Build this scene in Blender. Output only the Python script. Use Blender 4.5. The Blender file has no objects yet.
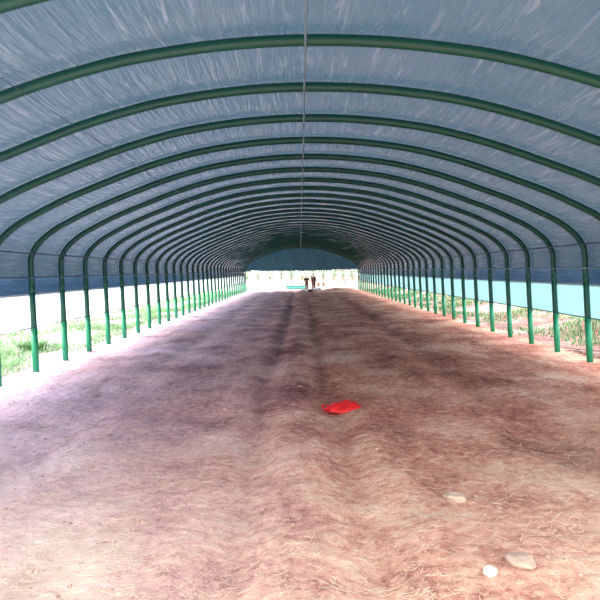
import bpy, math, random
from mathutils import Vector, Matrix, noise, Euler
random.seed(7)
C = bpy.context.scene.collection
W = 6.05; S = 1.642; F = 596.0; H = 2.1; CAMX = -0.25; LEAN = 0.033; ROLL = math.radians(1.0)
YEND = 38.93*S; YNEAR = 1.45*S
R = math.radians

# ------------------------------------------------------------------ helpers
def tag(o, label=None, cat=None, group=None, kind=None):
    if label: o['label'] = label
    if cat: o['category'] = cat
    if group: o['group'] = group
    if kind: o['kind'] = kind
    return o
def link(o, parent=None):
    C.objects.link(o)
    if parent: o.parent = parent
    return o
def empty(name, loc=(0, 0, 0), rz=0):
    o = bpy.data.objects.new(name, None); o.location = loc; o.rotation_euler = (0, 0, rz)
    o.empty_display_size = 0.2
    return link(o)
class MB:
    def __init__(s): s.v = []; s.f = []; s.uv = None
    def add(s, vs, fs):
        b = len(s.v); s.v += [tuple(v) for v in vs]; s.f += [tuple(i+b for i in f) for f in fs]
    def box(s, c, d, rot=None):
        x, y, z = d[0]/2, d[1]/2, d[2]/2
        vs = [Vector((i*x, j*y, k*z)) for i in (-1, 1) for j in (-1, 1) for k in (-1, 1)]
        if rot: vs = [rot @ v for v in vs]
        s.add([v+Vector(c) for v in vs], [(0, 1, 3, 2), (4, 6, 7, 5), (0, 4, 5, 1), (2, 3, 7, 6), (0, 2, 6, 4), (1, 5, 7, 3)])
    def sweep(s, pts, ra, rb, n=8, side=(0, 1, 0), cap=True):
        # oval tube: rb along `side`, ra along the other normal
        pts = [Vector(p) for p in pts]; m = len(pts); vs = []
        for i, p in enumerate(pts):
            t = (pts[min(i+1, m-1)]-pts[max(i-1, 0)]).normalized()
            b = Vector(side); b = (b-t*b.dot(t)).normalized(); a = t.cross(b)
            r1 = ra[i] if isinstance(ra, (list, tuple)) else ra
            r2 = rb[i] if isinstance(rb, (list, tuple)) else rb
            for k in range(n):
                w = 2*math.pi*k/n
                vs.append(p+a*math.cos(w)*r1+b*math.sin(w)*r2)
        fs = [(i*n+k, i*n+(k+1) % n, (i+1)*n+(k+1) % n, (i+1)*n+k) for i in range(m-1) for k in range(n)]
        if cap: fs += [tuple(range(n))[::-1], tuple(range((m-1)*n, m*n))]
        s.add(vs, fs)
    def blob(s, c, r, amp=0.2, fr=2.0, sub=(10, 7), seed=0.0):
        a, b = sub; vs = []; c = Vector(c)
        for j in range(b+1):
            th = math.pi*j/b
            for i in range(a):
                ph = 2*math.pi*i/a
                d = Vector((math.sin(th)*math.cos(ph), math.sin(th)*math.sin(ph), math.cos(th)))
                k = 1+amp*noise.noise(d*fr+Vector((seed, seed*1.7, 3)))
                vs.append(c+Vector((d.x*r[0], d.y*r[1], d.z*r[2]))*k)
        s.add(vs, [(j*a+i, (j+1)*a+i, (j+1)*a+(i+1) % a, j*a+(i+1) % a) for j in range(b) for i in range(a)])
    def build(s, name, mat, parent=None, smooth=True):
        me = bpy.data.meshes.new(name); me.from_pydata(s.v, [], s.f); me.update()
        if smooth:
            me.polygons.foreach_set('use_smooth', [True]*len(me.polygons))
        if mat: me.materials.append(mat)
        return link(bpy.data.objects.new(name, me), parent)

# ------------------------------------------------------------------ materials
def mat(name):
    m = bpy.data.materials.new(name); m.use_nodes = True
    nt = m.node_tree; nt.nodes.clear()
    out = nt.nodes.new('ShaderNodeOutputMaterial')
    return m, nt, out
def N(nt, t, **k):
    n = nt.nodes.new(t)
    for a, b in k.items():
        if a in n.inputs.keys(): n.inputs[a].default_value = b
        else: setattr(n, a, b)
    return n
def ramp(nt, src, stops, interp='LINEAR'):
    r = nt.nodes.new('ShaderNodeValToRGB'); r.color_ramp.interpolation = interp
    e = r.color_ramp.elements
    while len(e) < len(stops): e.new(0.5)
    for i, (p, c) in enumerate(stops):
        e[i].position = p; e[i].color = tuple(c)+(1,) if len(c) == 3 else c
    nt.links.new(src, r.inputs[0]); return r
def simple(name, col, rough=0.6, metal=0.0, var=0.15, scale=8.0, bump=0.1, trans=0.0, spec=0.5):
    m, nt, out = mat(name); L = nt.links.new
    tc = N(nt, 'ShaderNodeTexCoord'); nz = N(nt, 'ShaderNodeTexNoise', Scale=scale, Detail=5.0)
    L(tc.outputs['Object'], nz.inputs['Vector'])
    r = ramp(nt, nz.outputs['Fac'], [(0.3, [c*(1-var) for c in col]), (0.7, [min(1, c*(1+var)) for c in col])])
    p = N(nt, 'ShaderNodeBsdfPrincipled', Roughness=rough, Metallic=metal)
    p.inputs['Specular IOR Level'].default_value = spec
    L(r.outputs[0], p.inputs['Base Color'])
    b = N(nt, 'ShaderNodeBump', Strength=bump, Distance=0.02); L(nz.outputs['Fac'], b.inputs['Height']); L(b.outputs[0], p.inputs['Normal'])
    if trans > 0:
        t = N(nt, 'ShaderNodeBsdfTranslucent'); L(r.outputs[0], t.inputs['Color'])
        mx = N(nt, 'ShaderNodeMixShader', Fac=trans); L(p.outputs[0], mx.inputs[1]); L(t.outputs[0], mx.inputs[2]); L(mx.outputs[0], out.inputs[0])
    else: L(p.outputs[0], out.inputs[0])
    return m

def film_material(name, base, tcol, tfac, rough, streak=0.35, bump=0.5):
    m, nt, out = mat(name); L = nt.links.new
    uv = N(nt, 'ShaderNodeUVMap')
    # long creases running along the bays, slightly slanted
    mp = N(nt, 'ShaderNodeMapping'); mp.inputs['Rotation'].default_value = (0, 0, R(24)); mp.inputs['Scale'].default_value = (9.0, 0.8, 1)
    L(uv.outputs[0], mp.inputs[0])
    n1 = N(nt, 'ShaderNodeTexNoise', Scale=1.0, Detail=4.0, Roughness=0.55, Distortion=0.5); L(mp.outputs[0], n1.inputs['Vector'])
    mp2 = N(nt, 'ShaderNodeMapping'); mp2.inputs['Rotation'].default_value = (0, 0, R(-18)); mp2.inputs['Scale'].default_value = (17.0, 1.1, 1)
    L(uv.outputs[0], mp2.inputs[0])
    n2 = N(nt, 'ShaderNodeTexNoise', Scale=1.0, Detail=3.0, Distortion=0.4); L(mp2.outputs[0], n2.inputs['Vector'])
    n3 = N(nt, 'ShaderNodeTexNoise', Scale=0.9, Detail=3.0); L(uv.outputs[0], n3.inputs['Vector'])
    # whitened creases: stretch marks plus highlights painted into the base colour
    r1 = ramp(nt, n1.outputs['Fac'], [(0.58, (0, 0, 0)), (0.68, (1, 1, 1))])
    r2 = ramp(nt, n2.outputs['Fac'], [(0.60, (0, 0, 0)), (0.74, (1, 1, 1))])
    mxs = N(nt, 'ShaderNodeMath', operation='MAXIMUM'); L(r1.outputs[0], mxs.inputs[0]); L(r2.outputs[0], mxs.inputs[1])
    ms = N(nt, 'ShaderNodeMath', operation='MULTIPLY'); L(mxs.outputs[0], ms.inputs[0]); ms.inputs[1].default_value = streak
    r3 = ramp(nt, n3.outputs['Fac'], [(0.35, base[0]), (0.65, base[1])])
    mc = N(nt, 'ShaderNodeMix', data_type='RGBA'); L(ms.outputs[0], mc.inputs[0]); L(r3.outputs[0], mc.inputs[6]); mc.inputs[7].default_value = (0.85, 0.9, 0.95, 1)
    add = N(nt, 'ShaderNodeMath', operation='ADD'); L(n1.outputs['Fac'], add.inputs[0]); L(n2.outputs['Fac'], add.inputs[1])
    b = N(nt, 'ShaderNodeBump', Strength=bump, Distance=0.05); L(add.outputs[0], b.inputs['Height'])
    p = N(nt, 'ShaderNodeBsdfPrincipled', Roughness=rough); L(mc.outputs[2], p.inputs['Base Color']); L(b.outputs[0], p.inputs['Normal'])
    t = N(nt, 'ShaderNodeBsdfTranslucent'); t.inputs[0].default_value = tcol+(1,)
    mx = N(nt, 'ShaderNodeMixShader', Fac=tfac); L(p.outputs[0], mx.inputs[1]); L(t.outputs[0], mx.inputs[2]); L(mx.outputs[0], out.inputs[0])
    return m

M = {}
M['roof'] = film_material('silver_roof_film', ((0.060, 0.125, 0.165), (0.110, 0.160, 0.205)), (0.36, 0.60, 0.85), 0.035, 0.17, 0.20, 0.8)
M['skirt'] = film_material('blue_skirt_film', ((0.03, 0.085, 0.18), (0.06, 0.13, 0.25)), (0.08, 0.26, 0.50), 0.045, 0.35, 0.12)
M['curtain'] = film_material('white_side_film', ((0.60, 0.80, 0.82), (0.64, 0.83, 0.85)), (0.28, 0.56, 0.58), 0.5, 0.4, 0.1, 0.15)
M['curtain_left'] = film_material('sun_glare_side_film', ((0.80, 0.84, 0.85), (0.84, 0.88, 0.88)), (0.80, 0.90, 0.92), 0.55, 0.4, 0.1, 0.15)  # left copy of the side film, sun glare put into a whiter colour
M['gable'] = film_material('dark_gable_film', ((0.02, 0.055, 0.09), (0.03, 0.08, 0.11)), (0.10, 0.34, 0.45), 0.035, 0.4, 0.06)
M['steel'] = simple('green_painted_steel', (0.0, 0.066, 0.044), 0.45, 0.0, 0.12, 3.0, 0.03)
M['collar'] = simple('green_steel_collar', (0.0, 0.07, 0.04), 0.4, 0.0, 0.12, 3.0, 0.03)
M['sleeve'] = simple('glow_green_sleeve', (0.0, 0.22, 0.10), 0.45, 0.0, 0.12, 3.0, 0.03)  # backlit glow at the post feet put into a brighter green
M['wire'] = simple('pale_wire', (0.22, 0.33, 0.38), 0.5, 0.2, 0.1, 10, 0.05)
M['rail'] = simple('dark_blue_rail', (0.07, 0.12, 0.17), 0.5, 0.3, 0.1, 10, 0.05)
M['cord'] = simple('grey_green_cord', (0.16, 0.30, 0.29), 0.6, 0.0, 0.1, 10, 0.05)
M['red'] = simple('red_plastic_net', (0.85, 0.018, 0.02), 0.45, 0.0, 0.25, 25, 0.5, 0.15)
M['stone_white'] = simple('pale_stone', (0.60, 0.54, 0.43), 0.8, 0, 0.1, 12, 0.3)
M['stone_tan'] = simple('tan_stone', (0.42, 0.29, 0.22), 0.9, 0, 0.15, 12, 0.5)
M['straw'] = simple('dry_straw', (0.68, 0.53, 0.39), 0.7, 0, 0.35, 1.5, 0.0)
M['clod'] = simple('soil_clods', (0.40, 0.24, 0.18), 0.95, 0, 0.35, 2.0, 0.3)
M['grass'] = simple('pale_green_grass', (0.22, 0.36, 0.17), 0.7, 0, 0.45, 1.2, 0.0, 0.3)
M['leaf'] = simple('green_leaves', (0.12, 0.25, 0.09), 0.6, 0, 0.45, 2.0, 0.0, 0.3)
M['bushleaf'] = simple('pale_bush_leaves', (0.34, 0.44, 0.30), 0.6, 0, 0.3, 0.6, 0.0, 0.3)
M['bark'] = simple('grey_bark', (0.16, 0.11, 0.08), 0.9, 0, 0.3, 8, 0.5)
M['skin'] = simple('skin', (0.42, 0.25, 0.17), 0.55, 0, 0.05, 10, 0.02)
M['hair'] = simple('black_hair', (0.012, 0.010, 0.010), 0.6, 0, 0.3, 60, 0.4)
M['olive'] = simple('dark_olive_cloth', (0.022, 0.028, 0.016), 0.9, 0, 0.25, 14, 0.3)
M['trouser'] = simple('dark_grey_trousers', (0.028, 0.028, 0.022), 0.9, 0, 0.2, 14, 0.3)
M['maroon'] = simple('maroon_cloth', (0.06, 0.012, 0.018), 0.9, 0, 0.25, 14, 0.3)
M['maroon_dark'] = simple('dark_maroon_trousers', (0.05, 0.014, 0.02), 0.9, 0, 0.25, 14, 0.3)
M['shoe'] = simple('black_shoe', (0.015, 0.015, 0.016), 0.5, 0, 0.2, 14, 0.1)
M['eye'] = simple('eye_white', (0.8, 0.8, 0.78), 0.3, 0, 0.02, 10, 0)
M['lip'] = simple('lip', (0.40, 0.16, 0.13), 0.5, 0, 0.05, 10, 0)
M['sack'] = simple('white_woven_sack', (0.80, 0.80, 0.84), 0.7, 0, 0.08, 30, 0.3)
M['bucket'] = simple('dark_bucket', (0.03, 0.035, 0.07), 0.5, 0, 0.15, 10, 0.1)
M['pot'] = simple('brown_pot', (0.22, 0.08, 0.055), 0.8, 0, 0.15, 10, 0.1)
M['teal'] = simple('teal_tarp', (0.08, 0.42, 0.36), 0.5, 0, 0.15, 6, 0.3)
M['dkteal'] = simple('dark_green_sheet', (0.02, 0.11, 0.08), 0.5, 0, 0.15, 6, 0.3)
M['board'] = simple('weathered_board', (0.40, 0.42, 0.34), 0.8, 0, 0.2, 6, 0.3)

def soil(name, dark, mid, pale, lilac, palemix):
    m, nt, out = mat(name); L = nt.links.new
    tc = N(nt, 'ShaderNodeTexCoord'); P = tc.outputs['Object']
    def noi(sc, det, vec=P, ro=0.6, dist=0.0):
        n = N(nt, 'ShaderNodeTexNoise', Scale=sc, Detail=det, Roughness=ro, Distortion=dist); L(vec, n.inputs['Vector']); return n
    a = noi(0.55, 8.0, dist=0.15); f = noi(9.0, 8.0, ro=0.7); g = noi(38.0, 5.0, ro=0.7)
    mp = N(nt, 'ShaderNodeMapping'); mp.inputs['Scale'].default_value = (1.1, 0.45, 1); mp.inputs['Rotation'].default_value = (0, 0, R(6)); L(P, mp.inputs[0])
    st = noi(1.0, 6.0, mp.outputs[0], 0.6)
    lil = noi(0.35, 4.0)
    def mth(op, x, y):
        n = N(nt, 'ShaderNodeMath', operation=op)
        for i, v in enumerate((x, y)):
            if isinstance(v, (int, float)): n.inputs[i].default_value = v
            else: L(v, n.inputs[i])
        return n.outputs[0]
    h = mth('ADD', mth('MULTIPLY', a.outputs['Fac'], 0.36), mth('ADD', mth('MULTIPLY', f.outputs['Fac'], 0.30), mth('ADD', mth('MULTIPLY', st.outputs['Fac'], 0.20), mth('MULTIPLY', g.outputs['Fac'], 0.14))))
    r = ramp(nt, h, [(0.40, dark), (0.50, mid), (0.60, pale)])
    # light from the left gap painted in as violet-grey, dry straw-coloured dust near the open mouth of the tunnel
    sx = N(nt, 'ShaderNodeSeparateXYZ'); L(P, sx.inputs[0])
    mr = N(nt, 'ShaderNodeMapRange'); mr.inputs[1].default_value = 0.3; mr.inputs[2].default_value = -4.2; L(sx.outputs[0], mr.inputs[0])
    lf = mth('MULTIPLY', mr.outputs[0], mth('MULTIPLY', ramp(nt, lil.outputs['Fac'], [(0.3, (0.55,)*3), (0.6, (1,)*3)]).outputs[0], 0.85))
    m1 = N(nt, 'ShaderNodeMix', data_type='RGBA'); L(lf, m1.inputs[0]); L(r.outputs[0], m1.inputs[6]); m1.inputs[7].default_value = lilac+(1,)
    # darker damp patches
    mpd = N(nt, 'ShaderNodeMapping'); mpd.inputs['Scale'].default_value = (0.9, 0.5, 1); L(P, mpd.inputs[0])
    dp = noi(1.0, 9.0, mpd.outputs[0], 0.72, 0.3)
    md = N(nt, 'ShaderNodeMix', data_type='RGBA', blend_type='MULTIPLY'); md.inputs[0].default_value = 1.0
    L(m1.outputs[2], md.inputs[6]); L(ramp(nt, dp.outputs['Fac'], [(0.32, (0.50, 0.42, 0.40)), (0.46, (1, 1, 1))]).outputs[0], md.inputs[7]); m1 = md
    # keep the grain in the violet-tinted parts
    mg = N(nt, 'ShaderNodeMix', data_type='RGBA', blend_type='MULTIPLY'); mg.inputs[0].default_value = 1.0
    L(m1.outputs[2], mg.inputs[6]); L(ramp(nt, h, [(0.40, (0.66,)*3), (0.58, (1.16,)*3)]).outputs[0], mg.inputs[7])
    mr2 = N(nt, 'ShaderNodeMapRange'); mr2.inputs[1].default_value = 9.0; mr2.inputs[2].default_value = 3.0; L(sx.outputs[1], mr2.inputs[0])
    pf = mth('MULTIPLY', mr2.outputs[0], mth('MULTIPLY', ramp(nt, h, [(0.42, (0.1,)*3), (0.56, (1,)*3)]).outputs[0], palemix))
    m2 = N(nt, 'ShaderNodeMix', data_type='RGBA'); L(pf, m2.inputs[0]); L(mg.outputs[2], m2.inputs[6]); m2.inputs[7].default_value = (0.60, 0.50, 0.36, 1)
    p = N(nt, 'ShaderNodeBsdfPrincipled', Roughness=0.95); p.inputs['Specular IOR Level'].default_value = 0.15
    L(m2.outputs[2], p.inputs['Base Color'])
    b = N(nt, 'ShaderNodeBump', Strength=0.7, Distance=0.05)
    L(mth('ADD', mth('MULTIPLY', f.outputs['Fac'], 1.0), mth('MULTIPLY', g.outputs['Fac'], 0.35)), b.inputs['Height']); L(b.outputs[0], p.inputs['Normal'])
    L(p.outputs[0], out.inputs[0]); return m
M['soil'] = soil('red_brown_soil', (0.34, 0.085, 0.07), (0.72, 0.285, 0.20), (0.80, 0.54, 0.42), (0.86, 0.64, 0.82), 0.75)
M['field'] = soil('pale_field_soil', (0.22, 0.09, 0.08), (0.38, 0.20, 0.17), (0.48, 0.36, 0.31), (0.46, 0.42, 0.40), 0.2)

# ------------------------------------------------------------------ tunnel profile
KEY = [(0, .760), (.15, .7535), (.30, .734), (.40, .712), (.50, .683), (.58, .655), (.67, .621), (.77, .581), (.86, .537), (.91, .510), (.95, .480), (.975, .455), (.993, .425), (1.0, .395), (1.0, .33), (1.0, .27)]
def catmull(P, n):
    out = []
    Q = [Vector((-P[1][0], P[1][1]))]+[Vector(p) for p in P]+[Vector((1, .20))]
    for i in range(1, len(Q)-2):
        for k in range(n):
            t = k/n; a, b, c, d = Q[i-1:i+3]
            out.append(0.5*((2*b)+(c-a)*t+(2*a-5*b+4*c-d)*t*t+(3*b-a-3*c+d)*t**3))
    out.append(Q[-2]); return out
HALF = [(p.x*W, p.y*W) for p in catmull(KEY, 4)]
PROF = [(-x, z) for x, z in HALF[::-1]]+HALF[1:]            # left foot of the arch to right
def lean(x, z): return x-LEAN*z
def offset_profile(off, prof=PROF):
    out = []
    for i, (x, z) in enumerate(prof):
        a = prof[max(i-1, 0)]; b = prof[min(i+1, len(prof)-1)]
        t = Vector((b[0]-a[0], b[1]-a[1])).normalized()
        out.append((x-t.y*off, z+t.x*off))
    return out
def smooth01(a, b, v):
    t = max(0, min(1, (v-a)/(b-a))); return t*t*(3-2*t)

# ------------------------------------------------------------------ ground
def gz(x, y):
    edge = 1-smooth01(5.2, 6.0, abs(x))
    z = 0.0
    wob = 0.25*noise.noise(Vector((y*0.13, 3.1, 0)))
    for xc, wd, dp in ((-0.85, 0.20, 0.055), (0.22, 0.22, 0.06), (2.75, 0.30, 0.05), (-3.4, 0.35, 0.04)):
        d = (x-xc-wob)/wd
        z += -dp*math.exp(-d*d)+0.5*dp*math.exp(-((abs(d)-2.0)**2))
    z += 0.05*noise.noise(Vector((x*0.6, y*0.35, 1.0)))
    if y < 30:
        z += 0.022*noise.noise(Vector((x*2.6, y*1.6, 5.0)))+0.009*noise.noise(Vector((x*8, y*5, 9.0)))
        if y < 14: z += 0.013*noise.noise(Vector((x*19, y*17, 2.0)))
    return z*edge
def floor_mesh():
    ys = [-4.0, -2, 0, 1.0]; y = 2.0
    while y < YEND+0.6: ys.append(y); y += max(0.022, y*0.0065)
    nx = 300; vs = []; fs = []
    for yy in ys:
        for i in range(nx+1):
            x = -6.45+12.9*i/nx; vs.append((x, yy, gz(x, yy)))
    n = nx+1
    for j in range(len(ys)-1):
        for i in range(nx): fs.append((j*n+i, j*n+i+1, (j+1)*n+i+1, (j+1)*n+i))
    b = MB(); b.v = vs; b.f = fs; return b
fl = floor_mesh().build('floor', M['soil'])
tag(fl, 'rutted red-brown earth floor running the length of the tunnel', 'floor', kind='structure')
def oz(x, y):
    z = -0.03+0.07*noise.noise(Vector((x*0.5, y*0.5, 7)))*smooth01(6.3, 7.5, max(abs(x), 0))
    if x > 6.5 and y < 64:                                   # a loose bank of red soil outside on the right
        z += 0.55*math.exp(-((x-9.6)/1.5)**2)*(0.75+0.6*noise.noise(Vector((y*0.35, 0, 4))))
    if y > YEND:
        z += 0.10*noise.noise(Vector((x*0.3, y*0.3, 2)))*smooth01(YEND, YEND+3, y)
    if abs(x) < 6.4 and y < YEND+0.5: z = -0.12
    return z
def outer_mesh():
    xs = [-160, -110, -75, -50, -35, -25, -18]+[-14+0.35*i for i in range(81)]+[18, 25, 35, 50, 75, 110, 160]
    ys = [-60, -30, -15, -8]+[-4+0.5*i for i in range(160)]+[80, 86, 94, 104, 118, 140, 180, 260]
    vs = [(x, y, oz(x, y)) for y in ys for x in xs]; n = len(xs)
    b = MB(); b.v = vs; b.f = [(j*n+i, j*n+i+1, (j+1)*n+i+1, (j+1)*n+i) for j in range(len(ys)-1) for i in range(n-1)]
    return b
og = outer_mesh().build('ground', M['field'])
tag(og, 'pale sunlit bare field around and beyond the tunnel', 'ground', kind='structure')

# ------------------------------------------------------------------ roof film and side films
def film(name, prof, m, y0, y1, sag=0.0, per=10, wr=0.0, parent=None):
    prof = [p for p in prof]; arc = [0.0]
    for i in range(1, len(prof)): arc.append(arc[-1]+math.dist(prof[i], prof[i-1]))
    nrm = []
    for i in range(len(prof)):
        a = prof[max(i-1, 0)]; b = prof[min(i+1, len(prof)-1)]
        t = Vector((b[0]-a[0], b[1]-a[1])).normalized(); nrm.append((-t.y, t.x))
    nb = int(round((y1-y0)/S*per)); vs = []; uv = []
    for j in range(nb+1):
        y = y0+(y1-y0)*j/nb; ph = ((y/S)-0.93) % 1.0
        sg = sag*4*ph*(1-ph)
        for i, (x, z) in enumerate(prof):
            k = -sg+(wr*noise.noise(Vector((arc[i]*1.7, y*1.3, 3)))*min(1, 6*ph*(1-ph)) if wr else 0)
            X = x+nrm[i][0]*k; Z = z+nrm[i][1]*k
            vs.append((lean(X, Z), y, Z)); uv.append((arc[i], y))
    n = len(prof); b = MB(); b.v = vs
    b.f = [(j*n+i, (j+1)*n+i, (j+1)*n+i+1, j*n+i+1) for j in range(nb) for i in range(n-1)]
    o = b.build(name, m, parent); me = o.data
    ul = me.uv_layers.new(name='UVMap')
    flat = []
    for l in me.loops: flat += uv[l.vertex_index]
    ul.data.foreach_set('uv', flat)
    return o
dense = []
for i in range(len(PROF)-1):
    a, b = PROF[i], PROF[i+1]; dense += [a, ((a[0]+b[0])/2, (a[1]+b[1])/2)]
dense.append(PROF[-1])
roofp = [p for p in offset_profile(0.09, dense) if p[1] > 0.330*W]
roof = film('ceiling', roofp, M['roof'], YNEAR, YEND, 0.10, 12, 0.022)
tag(roof, 'creased silver-grey plastic film stretched over the green arches', 'roof film', kind='structure')
def lookup(off, zc, side):
    return (side*(W+off), zc)
for side, nm, lab in ((-1, 'wall_left', 'left side wall of plastic film, sun glare put into its white, with a dark blue skirt above'),
                      (1, 'wall_right', 'right side wall of pale cyan plastic film with a dark blue skirt above')):
    n = 10
    zs = [(0.155+(0.282-0.155)*i/n)*W for i in range(n+1)]
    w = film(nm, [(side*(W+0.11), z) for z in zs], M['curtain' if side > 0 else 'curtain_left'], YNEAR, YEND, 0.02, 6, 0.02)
    tag(w, lab, 'side film', kind='structure')
    zs = [(0.275+(0.345-0.275)*i/5)*W for i in range(6)]
    k = film('skirt_film', [(side*(W+0.125), z) for z in zs], M['skirt'], YNEAR, YEND, 0.02, 6, 0.02, parent=w)
    k['label'] = 'dark blue film band above the white film'

# taped seams along the roof film
def run(xn, zoff, r, y0=YNEAR+.1, y1=YEND, amp=0.0, step=None, sl=6, side=1):
    b = MB(); step = step or S/4; pts = []
    y = y0
    while y < y1: pts.append(y); y += step
    pts.append(y1); P = []
    for y in pts:
        P.append((xn[0]+amp*noise.noise(Vector((y*0.8, xn[0], 0))), y, xn[1]+zoff+amp*noise.noise(Vector((y*0.9, 5, xn[0])))))
    b.sweep(P, r, r, sl, side=(0, 0, 1)); return b
def prof_at(x):
    for i in range(len(PROF)-1):
        if PROF[i][0] <= x <= PROF[i+1][0]:
            t = (x-PROF[i][0])/(PROF[i+1][0]-PROF[i][0]+1e-9); return PROF[i][1]+t*(PROF[i+1][1]-PROF[i][1])
def seam(t):
    x = t*W; z = prof_at(x); return run((lean(x, z), z-0.085), 0.0, 0.005, amp=0.01)
o = seam(-0.5).build('binding_rope', M['rail']); tag(o, 'thin dark rope under the left half of the roof film', 'rope')
zr = 0.760*W-0.108
o = run((lean(0, zr), zr), 0, 0.013, amp=0.02).build('ridge_wire', M['wire'])
tag(o, 'pale ridge wire strung along the crown of all arches', 'wire')
for side, sd in ((-1, 'left'), (1, 'right')):
    for zf, r, nm, mt_, lab, cat in ((0.425, 0.016, 'side_rail', 'rail', 'dark upper rail along the bent shoulders of the arches on the %s', 'rail'),
                             (0.340, 0.018, 'side_rail', 'rail' if side < 0 else 'wire', 'lower rail at the top edge of the blue skirt on the %s', 'rail'),
                             (0.157, 0.016, 'hem_cord', 'cord', 'green-grey cord along the bottom hem of the side film on the %s', 'cord')):
        z = zf*W
        xx = W if zf < 0.3 else max(p[0] for p in PROF if p[1] >= z-0.12 and p[0] > 0)
        if zf > 0.4:
            xx = [p[0] for p in PROF if p[0] > 0 and p[1] >= z][-1]
        x = side*(xx-(0.100 if zf < 0.4 else 0.105)) if zf > 0.3 else side*(W+0.11)
        o = run((lean(x, z), z), 0, r, amp=0.006).build(nm, M[mt_]); tag(o, lab % sd, cat)

# ------------------------------------------------------------------ arches
ORD = ['', 'nearest', 'second', 'third', 'fourth', 'fifth', 'sixth', 'seventh', 'eighth', 'ninth', 'tenth', 'eleventh', 'twelfth', 'thirteenth', 'fourteenth',
       'fifteenth', 'sixteenth', 'seventeenth', 'eighteenth', 'nineteenth', 'twentieth', 'twenty-first', 'twenty-second', 'twenty-third', 'twenty-fourth', 'twenty-fifth']
archprof = [(lean(x, z), 0, z) for x, z in PROF if z > 0.30*W]
root = empty('arch_hoop')
b = MB(); b.sweep(archprof, 0.066, 0.054, 10); arch = b.build('arch_tube', M['steel'], root)
for side in (-1, 1):
    b = MB(); zt = archprof[0][2]
    b.sweep([(lean(side*W, z), 0, z) for z in (-0.12, 0.4, 0.8, 1.2, zt+0.02)], 0.066, 0.054, 10); b.build('post', M['steel'], root)
    b = MB(); b.sweep([(lean(side*W, z), 0, z) for z in (-0.13, 0.4, 0.157*W)], 0.072, 0.060, 10); b.build('ground_sleeve', M['sleeve'], root)['label'] = 'sleeve around the foot of the post, glow painted into its green'
    b = MB(); b.sweep([(lean(side*W, z), 0, z) for z in (zt-0.08, zt+0.08)], 0.071, 0.060, 10); b.build('clamp', M['collar'], root)
def copy_tree(o, parent=None):
    c = o.copy(); C.objects.link(c); c.parent = parent
    for ch in list(o.children): copy_tree(ch, c)
    return c
extra = {0: 'only its ends showing in the top corners of the photo', 1: 'crossing near the photo top', 2: 'cut by both edges of the photo',
         3: 'cut by both edges of the photo', 4: 'its posts just outside the frame', 5: 'first whose two posts both show'}
NH = 37
for k in range(NH):
    o = root if k == 0 else copy_tree(root)
    o.location = (0, (2.93+k)*S, 0)
    if k == NH-1: lab = 'green steel arch hoop standing in the far open end, last of the row'
    elif k < 19:
        lab = 'green steel arch hoop, %s from the camera' % ORD[k+1] if k else 'green steel arch hoop, nearest of all to the camera'
        if k in extra: lab = 'green steel arch hoop, %s from the camera, ' % ORD[k+1]+extra[k] if k else 'nearest green steel arch hoop, only its ends showing in the top corners'
    else: lab = 'dark green steel arch hoop, %s from the far open end' % ORD[NH-k]
    tag(o, lab, 'arch', 'green steel arches of the tunnel')

# ------------------------------------------------------------------ far gable
gy = YEND+0.06
def gable():
    top = offset_profile(0.02); b = MB(); vs = []; uv = []
    xs = [p for p in top if p[1] > 0.36*W]
    n = len(xs); m_ = 10
    for j in range(m_+1):
        for i, (x, z) in enumerate(xs):
            zb = 2.17+0.05*noise.noise(Vector((x*0.9, 0, 2)))-0.03*math.cos(x*0.6); t = j/m_
            Z = z*(1-t)+zb*t; vs.append((lean(x, Z), gy+0.05*noise.noise(Vector((x*0.7, Z, 1))), Z)); uv.append((x, Z))
    b.v = vs; b.f = [(j*n+i, j*n+i+1, (j+1)*n+i+1, (j+1)*n+i) for j in range(m_) for i in range(n-1)]
    o = b.build('wall_back', M['gable']); ul = o.data.uv_layers.new(name='UVMap'); flat = []
    for l in o.data.loops: flat += uv[l.vertex_index]
    ul.data.foreach_set('uv', flat); return o
g = gable(); tag(g, 'dark blue-green film closing the top of the far end above the opening', 'gable film', kind='structure')
b = MB(); b.sweep([(-6.0, gy, 2.15), (0, gy, 2.12), (5.9, gy, 2.16)], 0.02, 0.02, 6); b.build('hem_bar', M['rail'], g)
def wx(px, d): return CAMX+(px-300)/F*d
for px, lab in ((291.8, 'thin grey gable pole left of the two people'), (313.5, 'thin grey gable pole rising behind the right-hand person')):
    x = wx(px, gy); zt = prof_at(x)-0.05; b = MB()
    b.sweep([(x, gy-0.16, -0.1), (x-LEAN*2, gy-0.16, 2), (lean(x, zt), gy-0.16, zt)], 0.022, 0.022, 8)
    tag(b.build('gable_pole', M['wire']), lab, 'pole')

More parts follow.
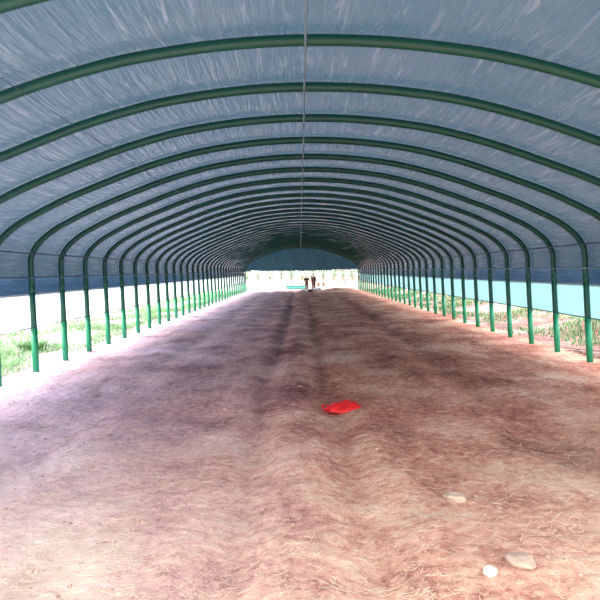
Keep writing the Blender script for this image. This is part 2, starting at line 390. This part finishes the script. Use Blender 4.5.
# ------------------------------------------------------------------ things on the soil
def ground_pt(px, py):
    # photo pixel to the floor (camera rolled by one degree about the vanishing point)
    u, v = px-300, py-271
    c, s = math.cos(ROLL), math.sin(ROLL)
    uu, vv = u*c-v*s, u*s+v*c
    d = F*H/vv
    return CAMX+uu/F*d, d
bx, by = ground_pt(345.5, 408)
def red_bag():
    b = MB(); nu, nv = 44, 26; vs = []
    for sgn in (0, 1):
        for j in range(nv+1):
            for i in range(nu+1):
                u = 2*i/nu-1; v = 2*j/nv-1
                r = 1-0.10*noise.noise(Vector((u*2.3, v*2.3, 1)))
                x = 0.31*u*math.sqrt(1-v*v*0.42)*r; y = 0.20*v*math.sqrt(1-u*u*0.42)*r
                e = max(0, 1-max(abs(u), abs(v))**3)
                z = 0.012+e*(0.075+0.045*noise.noise(Vector((x*5, y*6, 3)))+0.05*(abs(noise.noise(Vector((x*9+y*5, y*13, 7)))) )+0.03*abs(noise.noise(Vector((x*22, y*22, 2)))))
                if sgn == 0: z = -0.01
                vs.append((x, y, z))
    n = nu+1; tot = n*(nv+1)
    fs = []
    for s_ in (0, 1):
        for j in range(nv):
            for i in range(nu):
                q = (s_*tot+j*n+i, s_*tot+j*n+i+1, s_*tot+(j+1)*n+i+1, s_*tot+(j+1)*n+i); fs.append(q if s_ else q[::-1])
    rim = [i for i in range(n)]+[j*n+nu for j in range(1, nv+1)]+[nv*n+i for i in range(nu-1, -1, -1)]+[j*n for j in range(nv-1, 0, -1)]
    for a in range(len(rim)):
        c_ = rim[a]; d_ = rim[(a+1) % len(rim)]; fs.append((c_, d_, d_+tot, c_+tot))
    b.v = vs; b.f = fs; return b
bag = red_bag().build('plastic_bag', M['red']); bag.location = (bx, by, gz(bx, by)-0.005); bag.rotation_euler = (0, 0, R(-5))
tag(bag, 'crumpled bright red plastic bag lying on the bare soil', 'bag')
b = MB(); b.sweep([(-0.26, 0.03, 0.03), (-0.31, 0.06, 0.07), (-0.35, 0.02, 0.06), (-0.34, -0.03, 0.03), (-0.28, -0.04, 0.02)], 0.022, 0.008, 6, side=(0, 0, 1))
b.build('handle', M['red'], bag)
for px, py, r, m_, sd, lab in ((490, 577, (0.062, 0.045, 0.032), 'stone_white', 1, 'small whitish stone on the soil at the lower right'),
                          (521, 569, (0.10, 0.095, 0.045), 'stone_tan', 5, 'rounded tan stone just right of the whitish stone'),
                          (455, 501, (0.10, 0.07, 0.045), 'stone_tan', 9, 'flat pinkish stone on the soil, farther up than the whitish one')):
    x, y = ground_pt(px, py); b = MB(); b.blob((0, 0, 0), r, 0.35, 1.6, (22, 14), sd)
    o = b.build('stone', M[m_]); o.location = (x, y, gz(x, y)+r[2]*0.35); o.rotation_euler = (0, 0, sd); tag(o, lab, 'stone')

KEEP = [(bx, by, .45)]+[ground_pt(*p)+(.2,) for p in ((490, 577), (521, 569), (455, 501))]
def near(x, y): return any(math.hypot(x-a, y-c) < q for a, c, q in KEEP)
# straw and clods nobody could count
b = MB(); rnd = random.Random(3)
for i in range(4200):
    d = 3.4*math.exp(rnd.random()**1.2*1.5); x = CAMX+(rnd.random()-0.5)*1.15*d
    if abs(x) > 5.6 or d > 16: continue
    if noise.noise(Vector((x*0.7, d*0.7, 12)))+0.25*rnd.random() < -0.05 and rnd.random() < .8: continue
    if near(x, d): continue
    L_ = rnd.uniform(0.03, 0.13)*(1.5 if rnd.random() < .08 else 1); a = rnd.gauss(0.3, 0.9); w_ = rnd.uniform(0.0010, 0.0024)*(1+d*0.05)
    dx, dy = math.cos(a)*L_, math.sin(a)*L_; k = rnd.uniform(-.07, .07)
    p = [(x, d), (x+dx/2-dy*k, d+dy/2+dx*k), (x+dx, d+dy)]
    P = [Vector((q[0], q[1], gz(q[0], q[1])+0.006+rnd.uniform(0, 0.012)*(j != 1))) for j, q in enumerate(p)]
    b.sweep(P, w_, w_*0.6, 3, side=(0, 0, 1), cap=False)
tag(b.build('straw_litter', M['straw']), 'scattered bits of dry straw over the near soil', 'straw', kind='stuff')
b = MB()
for i in range(700):
    d = 3.4*math.exp(rnd.random()*2.2); x = CAMX+(rnd.random()-0.5)*1.2*d
    if abs(x) > 5.8 or d > 26: continue
    if near(x, d): continue
    r = rnd.uniform(0.005, 0.014)*(1+d*0.05)*(1.7 if rnd.random() < .06 else 1)
    b.blob((x, d, gz(x, d)+r*0.15), (r*1.2, r, r*0.7), 0.5, 1.5, (6, 4), rnd.random()*50)
tag(b.build('soil_clods', M['clod']), 'small loose crumbs of soil strewn over the floor', 'soil', kind='stuff')

# ------------------------------------------------------------------ weeds outside both sides
def blade(b, x, y, z, h, a, w, bend):
    dx, dy = math.cos(a), math.sin(a); px, py = -dy*w, dx*w
    vs = []
    for t, ww in ((0, 1), (0.4, 0.9), (0.75, 0.6), (1, 0.05)):
        o = bend*t*t*h; X = x+dx*o; Y = y+dy*o; Z = z+h*(t-0.35*bend*t*t)
        vs += [(X-px*ww, Y-py*ww, Z), (X+px*ww, Y+py*ww, Z)]
    b.add(vs, [(0, 1, 3, 2), (2, 3, 5, 4), (4, 5, 7, 6)])
def weed_bed(side, n, seed):
    r = random.Random(seed); b = MB()
    for i in range(n):
        y = 7.5+r.random()**1.5*56; x = side*(6.35+abs(r.gauss(0, 1))*2.4 if side < 0 else r.uniform(6.5, 12.5))
        if abs(x) > 14: continue
        dn = noise.noise(Vector((x*0.55, y*0.4, side*4)))
        if dn < (-0.12 if side < 0 else -0.13) or (abs(x) < 7.0 and r.random() < .7): continue
        if any(math.hypot(x-cx, y-cy) < .55 for cx, cy in ((-7.55, 12.3), (-7.9, 17.0), (7.9, 14.0))) or (x > 6 and x < 7.4 and 10.8 < y < 15.4): continue
        h = r.uniform(0.08, 0.30)*(0.7+1.2*dn)
        blade(b, x, y, oz(x, y)-0.02, h, r.random()*6.28, 0.010*(1+y*0.04), r.uniform(0.3, 1.1))
    return b
tag(weed_bed(-1, 26000, 5).build('weeds', M['grass']), 'pale green weeds growing outside below the left side film', 'weeds', kind='stuff')
tag(weed_bed(1, 26000, 6).build('weeds', M['leaf']), 'green weeds growing on the bank outside below the right side film', 'weeds', kind='stuff')
def clump(n, h, sp, m_, seed):
    r = random.Random(seed); b = MB()
    for i in range(n):
        a = r.random()*6.28; q = r.random()**.7*sp
        blade(b, math.cos(a)*q, math.sin(a)*q, -0.03, h*r.uniform(.5, 1), a+r.gauss(0, .5), 0.016, r.uniform(.4, 1.3))
    return b.build('weed_clump', m_)
def place(o, x, y, lab, cat='weeds', group=None):
    o.location = (x, y, oz(x, y)); tag(o, lab, cat, group); return o
place(clump(260, 0.62, 0.42, M['leaf'], 1), -7.55, 12.3, 'dense green grass clump outside at the left edge of the photo')
place(clump(200, 0.55, 0.35, M['leaf'], 2), -7.9, 17.0, 'green grass clump outside between the second and third left posts')
place(clump(240, 0.5, 0.45, M['leaf'], 3), 7.9, 14.0, 'low green clump outside near the second right post')
# cut branches on the ground outside the right posts
b = MB(); r = random.Random(8)
for i in range(26):
    x = r.uniform(6.35, 7.1); y = r.uniform(11.2, 14.5); a = r.gauss(1.9, .35); L_ = r.uniform(.4, 1.1)
    z = 0.03+0.02*(i % 3)
    b.sweep([(x, y, z), (x+math.cos(a)*L_*.5, y+math.sin(a)*L_*.5, z+r.uniform(0, .06)), (x+math.cos(a)*L_, y+math.sin(a)*L_, z)], [0.014, .011, .004], [0.014, .011, .004], 5, side=(0, 0, 1))
tag(b.build('brushwood', M['bark']), 'scattered cut twigs on the ground outside by the nearest right posts', 'twigs', kind='stuff')

# ------------------------------------------------------------------ bushes beyond the far end
def bush_tree():
    t = empty('bush'); r = random.Random(21); b = MB()
    for i in range(1500):
        while True:
            p = Vector((r.uniform(-1, 1), r.uniform(-1, 1), r.uniform(-1, 1)))
            if 0.35 < p.length < 1: break
        k = 1+0.35*noise.noise(p*2.2)
        c = Vector((p.x*3.0*k, p.y*2.2*k, 2.6+p.z*2.4*k)); q = Euler((r.random()*6, r.random()*6, r.random()*6)).to_matrix(); s_ = r.uniform(.12, .26)
        b.add([c+q @ Vector(v)*s_ for v in ((-.5, -1, 0), (.5, -.3, .15), (.35, .6, .1), (-.35, .6, 0))], [(0, 1, 2, 3)])
    b.build('foliage', M['bushleaf'], t)
    b = MB()
    for a, l in ((0.2, .9), (2.2, 1.1), (4.1, 1.0)):
        b.sweep([(0, 0, -.2), (math.cos(a)*.25, math.sin(a)*.25, 1.2), (math.cos(a)*l, math.sin(a)*l, 3.2)], [.14, .10, .03], [.14, .10, .03], 7, side=(1, .2, 0))
    b.build('trunk', M['bark'], t); return t
bt = bush_tree()
bxs = [(247, 'leftmost'), (258, 'second from the left'), (270, 'third from the left'), (281, 'left of the people'), (291, 'seen beside the left gable pole'),
       (302, 'standing behind the left-hand person'), (312, 'standing behind the right-hand person'), (323, 'right of the people'), (334, 'fourth from the right'),
       (343, 'third from the right'), (352, 'second from the right'), (361, 'rightmost')]
r = random.Random(4)
for i, (px, w_) in enumerate(bxs):
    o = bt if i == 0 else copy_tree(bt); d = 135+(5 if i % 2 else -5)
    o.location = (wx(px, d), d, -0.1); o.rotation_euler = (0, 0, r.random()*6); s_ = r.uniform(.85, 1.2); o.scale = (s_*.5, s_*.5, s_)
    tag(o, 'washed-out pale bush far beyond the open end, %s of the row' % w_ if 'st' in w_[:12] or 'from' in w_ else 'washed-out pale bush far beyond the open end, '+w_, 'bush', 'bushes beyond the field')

# ------------------------------------------------------------------ people
def skin_chain(name, joints, edges, m_, parent, sub=2, rootv=0):
    me = bpy.data.meshes.new(name); me.from_pydata([j[0] for j in joints], edges, []); me.update()
    o = bpy.data.objects.new(name, me); link(o, parent)
    sk = o.modifiers.new('Skin', 'SKIN'); sk.use_smooth_shade = True
    if not me.skin_vertices: me.skin_vertices.new()
    for i, j in enumerate(joints):
        rr = j[1] if isinstance(j[1], tuple) else (j[1], j[1]); me.skin_vertices[0].data[i].radius = rr
        me.skin_vertices[0].data[i].use_root = (i == rootv)
    sb = o.modifiers.new('Subsurf', 'SUBSURF'); sb.levels = sub; sb.render_levels = sub
    me.materials.append(m_); return o
def person(loc, rz, scale, arms, top_m, leg_m, stride, lab):
    t = empty('person', loc, rz); t.scale = (scale,)*3; tag(t, lab, 'person')
    # joints in metres for a 1.70 m body facing -y
    J = [((0, 0, .93), (.125, .09)), ((0, 0, 1.10), (.12, .085)), ((0, 0, 1.28), (.14, .10)), ((0, .005, 1.41), (.10, .075)), ((0, .005, 1.48), .052), ((0, -.01, 1.56), (.066, .075)), ((0, -.012, 1.64), (.066, .080))]
    E = [(i, i+1) for i in range(6)]
    legs = []
    for s_ in (-1, 1):
        b0 = len(J); kx, ky = s_*.10, stride*s_*.5; fx, fy = s_*.11, stride*s_
        J += [((s_*.09, 0, .86), .085), ((kx, ky-.02, .49), .058), ((fx, fy+.01, .09), .042), ((fx*1.1, fy-.13, .035), (.038, .028))]
        E += [(0, b0), (b0, b0+1), (b0+1, b0+2), (b0+2, b0+3)]; legs.append(b0)
    arm = []
    for s_, (el, wr) in zip((-1, 1), arms):
        b0 = len(J)
        J += [((s_*.175, 0, 1.385), .055), (el, .040), (wr, .028)]
        d = (Vector(wr)-Vector(el)).normalized(); pm = Vector(wr)+d*.06
        J += [(tuple(pm), (.036, .018))]
        E += [(3, b0), (b0, b0+1), (b0+1, b0+2), (b0+2, b0+3)]; arm.append(b0)
        side = d.cross(Vector((0, 1, .3))).normalized(); dn = side.cross(d).normalized()
        for k, ln in enumerate((.068, .078, .072, .055)):        # fingers
            o_ = side*(.024-.016*k); c0 = len(J)
            J += [(tuple(pm+o_+d*.02), .009), (tuple(pm+o_*1.1+d*(.02+ln*.55)+dn*.008), .008), (tuple(pm+o_*1.1+d*(.02+ln*.9)+dn*.03), .007)]
            E += [(b0+3, c0), (c0, c0+1), (c0+1, c0+2)]
        c0 = len(J); tb = Vector(wr)+d*.03
        J += [(tuple(tb+side*.032), .010), (tuple(tb+side*.052+d*.03+dn*.01), .009)]; E += [(b0+2, c0), (c0, c0+1)]
    skin_chain('body', J, E, M['skin'], t, 2)
    # head surface, face and hair
    b = MB(); b.blob((0, -.012, 1.60), (.078, .096, .115), .05, 1.2, (20, 14), 2)
    b.blob((0, -.112, 1.595), (.013, .020, .024), .1, 1, (8, 6), 1)                 # nose
    for s_ in (-1, 1): b.blob((s_*.080, 0, 1.60), (.012, .022, .032), .1, 1, (8, 6), 1)   # ears
    hd = b.build('head', M['skin'], t)
    b = MB()
    for s_ in (-1, 1): b.blob((s_*.031, -.098, 1.615), (.012, .008, .006), 0, 1, (8, 6), 1)
    ey = b.build('eyes', M['eye'], hd)
    pass
    b2 = MB()
    for s_ in (-1, 1): b2.blob((s_*.031, -.1045, 1.615), (.0055, .003, .0055), 0, 1, (8, 6), 1); b2.blob((s_*.031, -.099, 1.632), (.018, .006, .003), 0, 1, (8, 6), 1)
    b2.build('pupils_and_brows', M['hair'], hd)
    b = MB(); b.blob((0, -.101, 1.553), (.024, .008, .008), 0, 1, (8, 6), 1); b.build('mouth', M['lip'], hd)
    b = MB(); b.blob((0, .012, 1.635), (.090, .100, .098), .12, 3, (20, 14), 4); b.build('hair', M['hair'], t)
    # clothes: the same skeleton, a little fuller
    jk = [((0, 0, .76), (.21, .155)), ((0, 0, .98), (.20, .145)), ((0, 0, 1.26), (.21, .14)), ((0, .005, 1.44), (.125, .10))]
    ek = [(0, 1), (1, 2), (2, 3)]
    for s_, (el, wr) in zip((-1, 1), arms):
        b0 = len(jk); w2 = Vector(el).lerp(Vector(wr), .9)
        jk += [((s_*.19, 0, 1.39), .085), (el, .072), (tuple(w2), .055)]; ek += [(3, b0), (b0, b0+1), (b0+1, b0+2)]
    skin_chain('jacket', jk, ek, top_m, t, 2)
    jt = [((0, 0, 1.02), (.14, .105)), ((0, 0, .93), (.145, .108))]; et = [(0, 1)]
    for s_, b0 in zip((-1, 1), legs):
        c0 = len(jt); q = [J[b0+i][0] for i in range(3)]; q[2] = (q[2][0], q[2][1], .02)
        jt += [(q[0], .108), (q[1], .09), (q[2], .072)]; et += [(1, c0), (c0, c0+1), (c0+1, c0+2)]
    skin_chain('trousers', jt, et, leg_m, t, 2)
    for b0 in legs:
        f = Vector(J[b0+2][0]); b = MB(); b.blob((f.x*1.05, f.y-.05, .045), (.050, .135, .05), .08, 1.4, (14, 10), 2); b.build('shoe', M['shoe'], t)
    return t
py_ = 65.0
person((wx(306.4, py_), py_, oz(1, py_)+0.02), R(15), 0.93, (((-.31, -.02, 1.14), (-.14, -.22, 1.10)), ((.31, -.02, 1.14), (.15, -.22, 1.16))), M['olive'], M['trouser'], .03,
       'person in dark olive clothes standing at the far opening, elbows bent')
person((wx(313.4, py_+.3), py_+.3, oz(1.3, py_)+0.02), R(-10), 1.0, (((-.22, .02, 1.12), (-.20, -.06, .86)), ((.22, .02, 1.12), (.21, -.05, .86))), M['maroon'], M['maroon_dark'], .07,
       'person in maroon clothes standing right of the olive-dressed person, arms down')
# ------------------------------------------------------------------ things around the far opening
def sack(px, y, r, sd, lab, z=0):
    x = wx(px, y); b = MB(); b.blob((0, 0, 0), r, .25, 1.6, (20, 12), sd); o = b.build('sack', M['sack']); o.location = (x, y, gz(x, y)+r[2]*.85+z)
    tie = MB(); tie.blob((r[0]*.95, 0, r[2]*.2), (.10, .05, .05), .2, 2, (8, 6), sd); tie.build('tied_end', M['sack'], o)
    tag(o, lab, 'sack', 'white sacks at the far opening')
sack(303.5, 61.0, (.42, .3, .13), 1, 'white sack on the soil below the olive-dressed person')
sack(313.0, 61.3, (.55, .3, .12), 2, 'white sack lying in front of the maroon-dressed person')
sack(317.5, 62.6, (.40, .3, .15), 3, 'white sack at the right end of the sacks by the people')
b = MB(); x = wx(310, 59.4); y = 59.4
b.sweep([(0, 0, 0), (0, 0, .12), (0, 0, .24)], [.20, .23, .26], [.20, .23, .26], 20, side=(0, 1, 0))
o = b.build('bucket', M['bucket']); o.location = (x, y, gz(x, y)-.01); tag(o, 'dark bucket on the soil in front of the white sacks', 'bucket')
b = MB(); b.sweep([(-.26, 0, .22), (-.2, 0, .38), (0, 0, .44), (.2, 0, .38), (.26, 0, .22)], .010, .010, 6); b.build('handle', M['bucket'], o)
for px, lab in ((318.2, 'small brown pot on the pale ground right of the people, left of two'), (323.2, 'small brown pot on the pale ground right of the people, right of two')):
    y = 82.0; x = wx(px, y); b = MB(); b.sweep([(0, 0, 0), (0, 0, .2), (0, 0, .34), (0, 0, .38)], [.13, .18, .19, .16], [.13, .18, .19, .16], 16)
    o = b.build('plant_pot', M['pot']); o.location = (x, y, oz(x, y)-.01); tag(o, lab, 'pot', 'brown pots outside the far end')
    b = MB(); rr = random.Random(int(px))
    for i in range(60): blade(b, rr.uniform(-.08, .08), rr.uniform(-.08, .08), .3, rr.uniform(.2, .35), rr.random()*6.28, .02, rr.uniform(.1, .5))
    b.build('plant', M['leaf'], o)
# low table covered with a green sheet, teal tarp hanging from it
y = 72.0; x = wx(295, y); t = empty('covered_stall', (x, y, oz(x, y))); tag(t, 'low stall with dark green top and teal tarp, left of the people', 'stall')
b = MB(); n = 16; vs = []
for j in range(5):
    for i in range(n+1): vs.append((-1.25+2.5*i/n, -.45+.9*j/4, .43+.02*noise.noise(Vector((i*.6, j*.8, 1)))+(-.02 if j in (0, 4) else .01)))
b.v = vs; b.f = [(j*(n+1)+i, j*(n+1)+i+1, (j+1)*(n+1)+i+1, (j+1)*(n+1)+i) for j in range(4) for i in range(n)]
o = b.build('table_top', M['dkteal'], t); sm = o.modifiers.new('Thick', 'SOLIDIFY'); sm.thickness = .07
b = MB(); vs = []; n = 40
for j in range(4):
    for i in range(n+1): vs.append((-1.0+2.2*i/n, -.40+.04*math.sin(i*.9)*(j/3), .38-.36*j/3))
b.v = vs; b.f = [(j*(n+1)+i, j*(n+1)+i+1, (j+1)*(n+1)+i+1, (j+1)*(n+1)+i) for j in range(3) for i in range(n)]
o = b.build('tarp', M['teal'], t); sm = o.modifiers.new('Thick', 'SOLIDIFY'); sm.thickness = .01
for sx in (-1.1, 1.15):
    for sy in (-.32, .36):
        b = MB(); b.sweep([(sx, sy, -.03), (sx, sy, .41)], .03, .03, 8, side=(0, 1, 0)); b.build('leg', M['bark'], t)
# weathered board signs / frames far off on the pale field
def trestle(px, y, w_, h_, lab):
    x = wx(px, y); t = empty('trestle', (x, y, oz(x, y))); tag(t, lab, 'trestle', 'wooden trestles on the field')
    for s_ in (-1, 1):
        for q in (-1, 1):
            b = MB(); b.sweep([(s_*w_*.5, q*.3, -.05), (s_*w_*.4, 0, h_)], .035, .035, 6, side=(0, 1, 0)); b.build('leg', M['bark'], t)
    b = MB(); b.box((0, 0, h_), (w_, .12, .10)); b.build('beam', M['board'], t, False)
trestle(272, 98, 1.1, .75, 'low wooden trestle on the pale field left of the stall')
trestle(340, 96, .8, .8, 'low wooden trestle on the pale field right of the people, farther left of two')
trestle(346, 92, .6, .95, 'taller wooden trestle on the pale field near the right door edge')
# low earth ridge by the right of the opening
b = MB(); b.blob((0, 0, 0), (1.7, .5, .22), .35, 2.2, (40, 12), 6); o = b.build('earth_heap', M['soil']); x = wx(340, 63); o.location = (x, 63.0, .02)
tag(o, 'low heap of red-brown earth across the right of the far opening', 'earth heap')

# ------------------------------------------------------------------ light
wd = bpy.data.worlds.new('World'); bpy.context.scene.world = wd; wd.use_nodes = True
nt = wd.node_tree; nt.nodes.clear(); L = nt.links.new
out = nt.nodes.new('ShaderNodeOutputWorld'); bg = nt.nodes.new('ShaderNodeBackground'); L(bg.outputs[0], out.inputs[0])
tc = nt.nodes.new('ShaderNodeTexCoord'); sp = nt.nodes.new('ShaderNodeSeparateXYZ'); L(tc.outputs['Generated'], sp.inputs[0])
rp = ramp(nt, sp.outputs[2], [(0.0, (1, 1, 1)), (0.25, (0.92, 0.97, 1.0)), (1.0, (0.88, 0.94, 1.0))]); L(rp.outputs[0], bg.inputs[0])
bg.inputs[1].default_value = 3.2
sl = bpy.data.lights.new('sun', 'SUN'); sl.energy = 2.6; sl.angle = R(25); sl.color = (1, .97, .92)
so = bpy.data.objects.new('sun', sl); link(so); so.rotation_euler = Vector((0.80, 0.12, -0.62)).to_track_quat('-Z', 'Y').to_euler()

# ------------------------------------------------------------------ camera
cd = bpy.data.cameras.new('camera'); cd.sensor_width = 36; cd.sensor_fit = 'HORIZONTAL'; cd.lens = F/600*36; cd.shift_y = -29/600; cd.clip_end = 600
co = bpy.data.objects.new('camera', cd); link(co); co.location = (CAMX, 0, H)
co.rotation_euler = (Matrix.Rotation(R(90), 3, 'X') @ Matrix.Rotation(-ROLL, 3, 'Z')).to_euler()
sc = bpy.context.scene; sc.camera = co
sc.view_settings.view_transform = 'Standard'; sc.view_settings.look = 'None'; sc.view_settings.gamma = 1; sc.view_settings.use_curve_mapping = False
sc.view_settings.exposure = 0.8
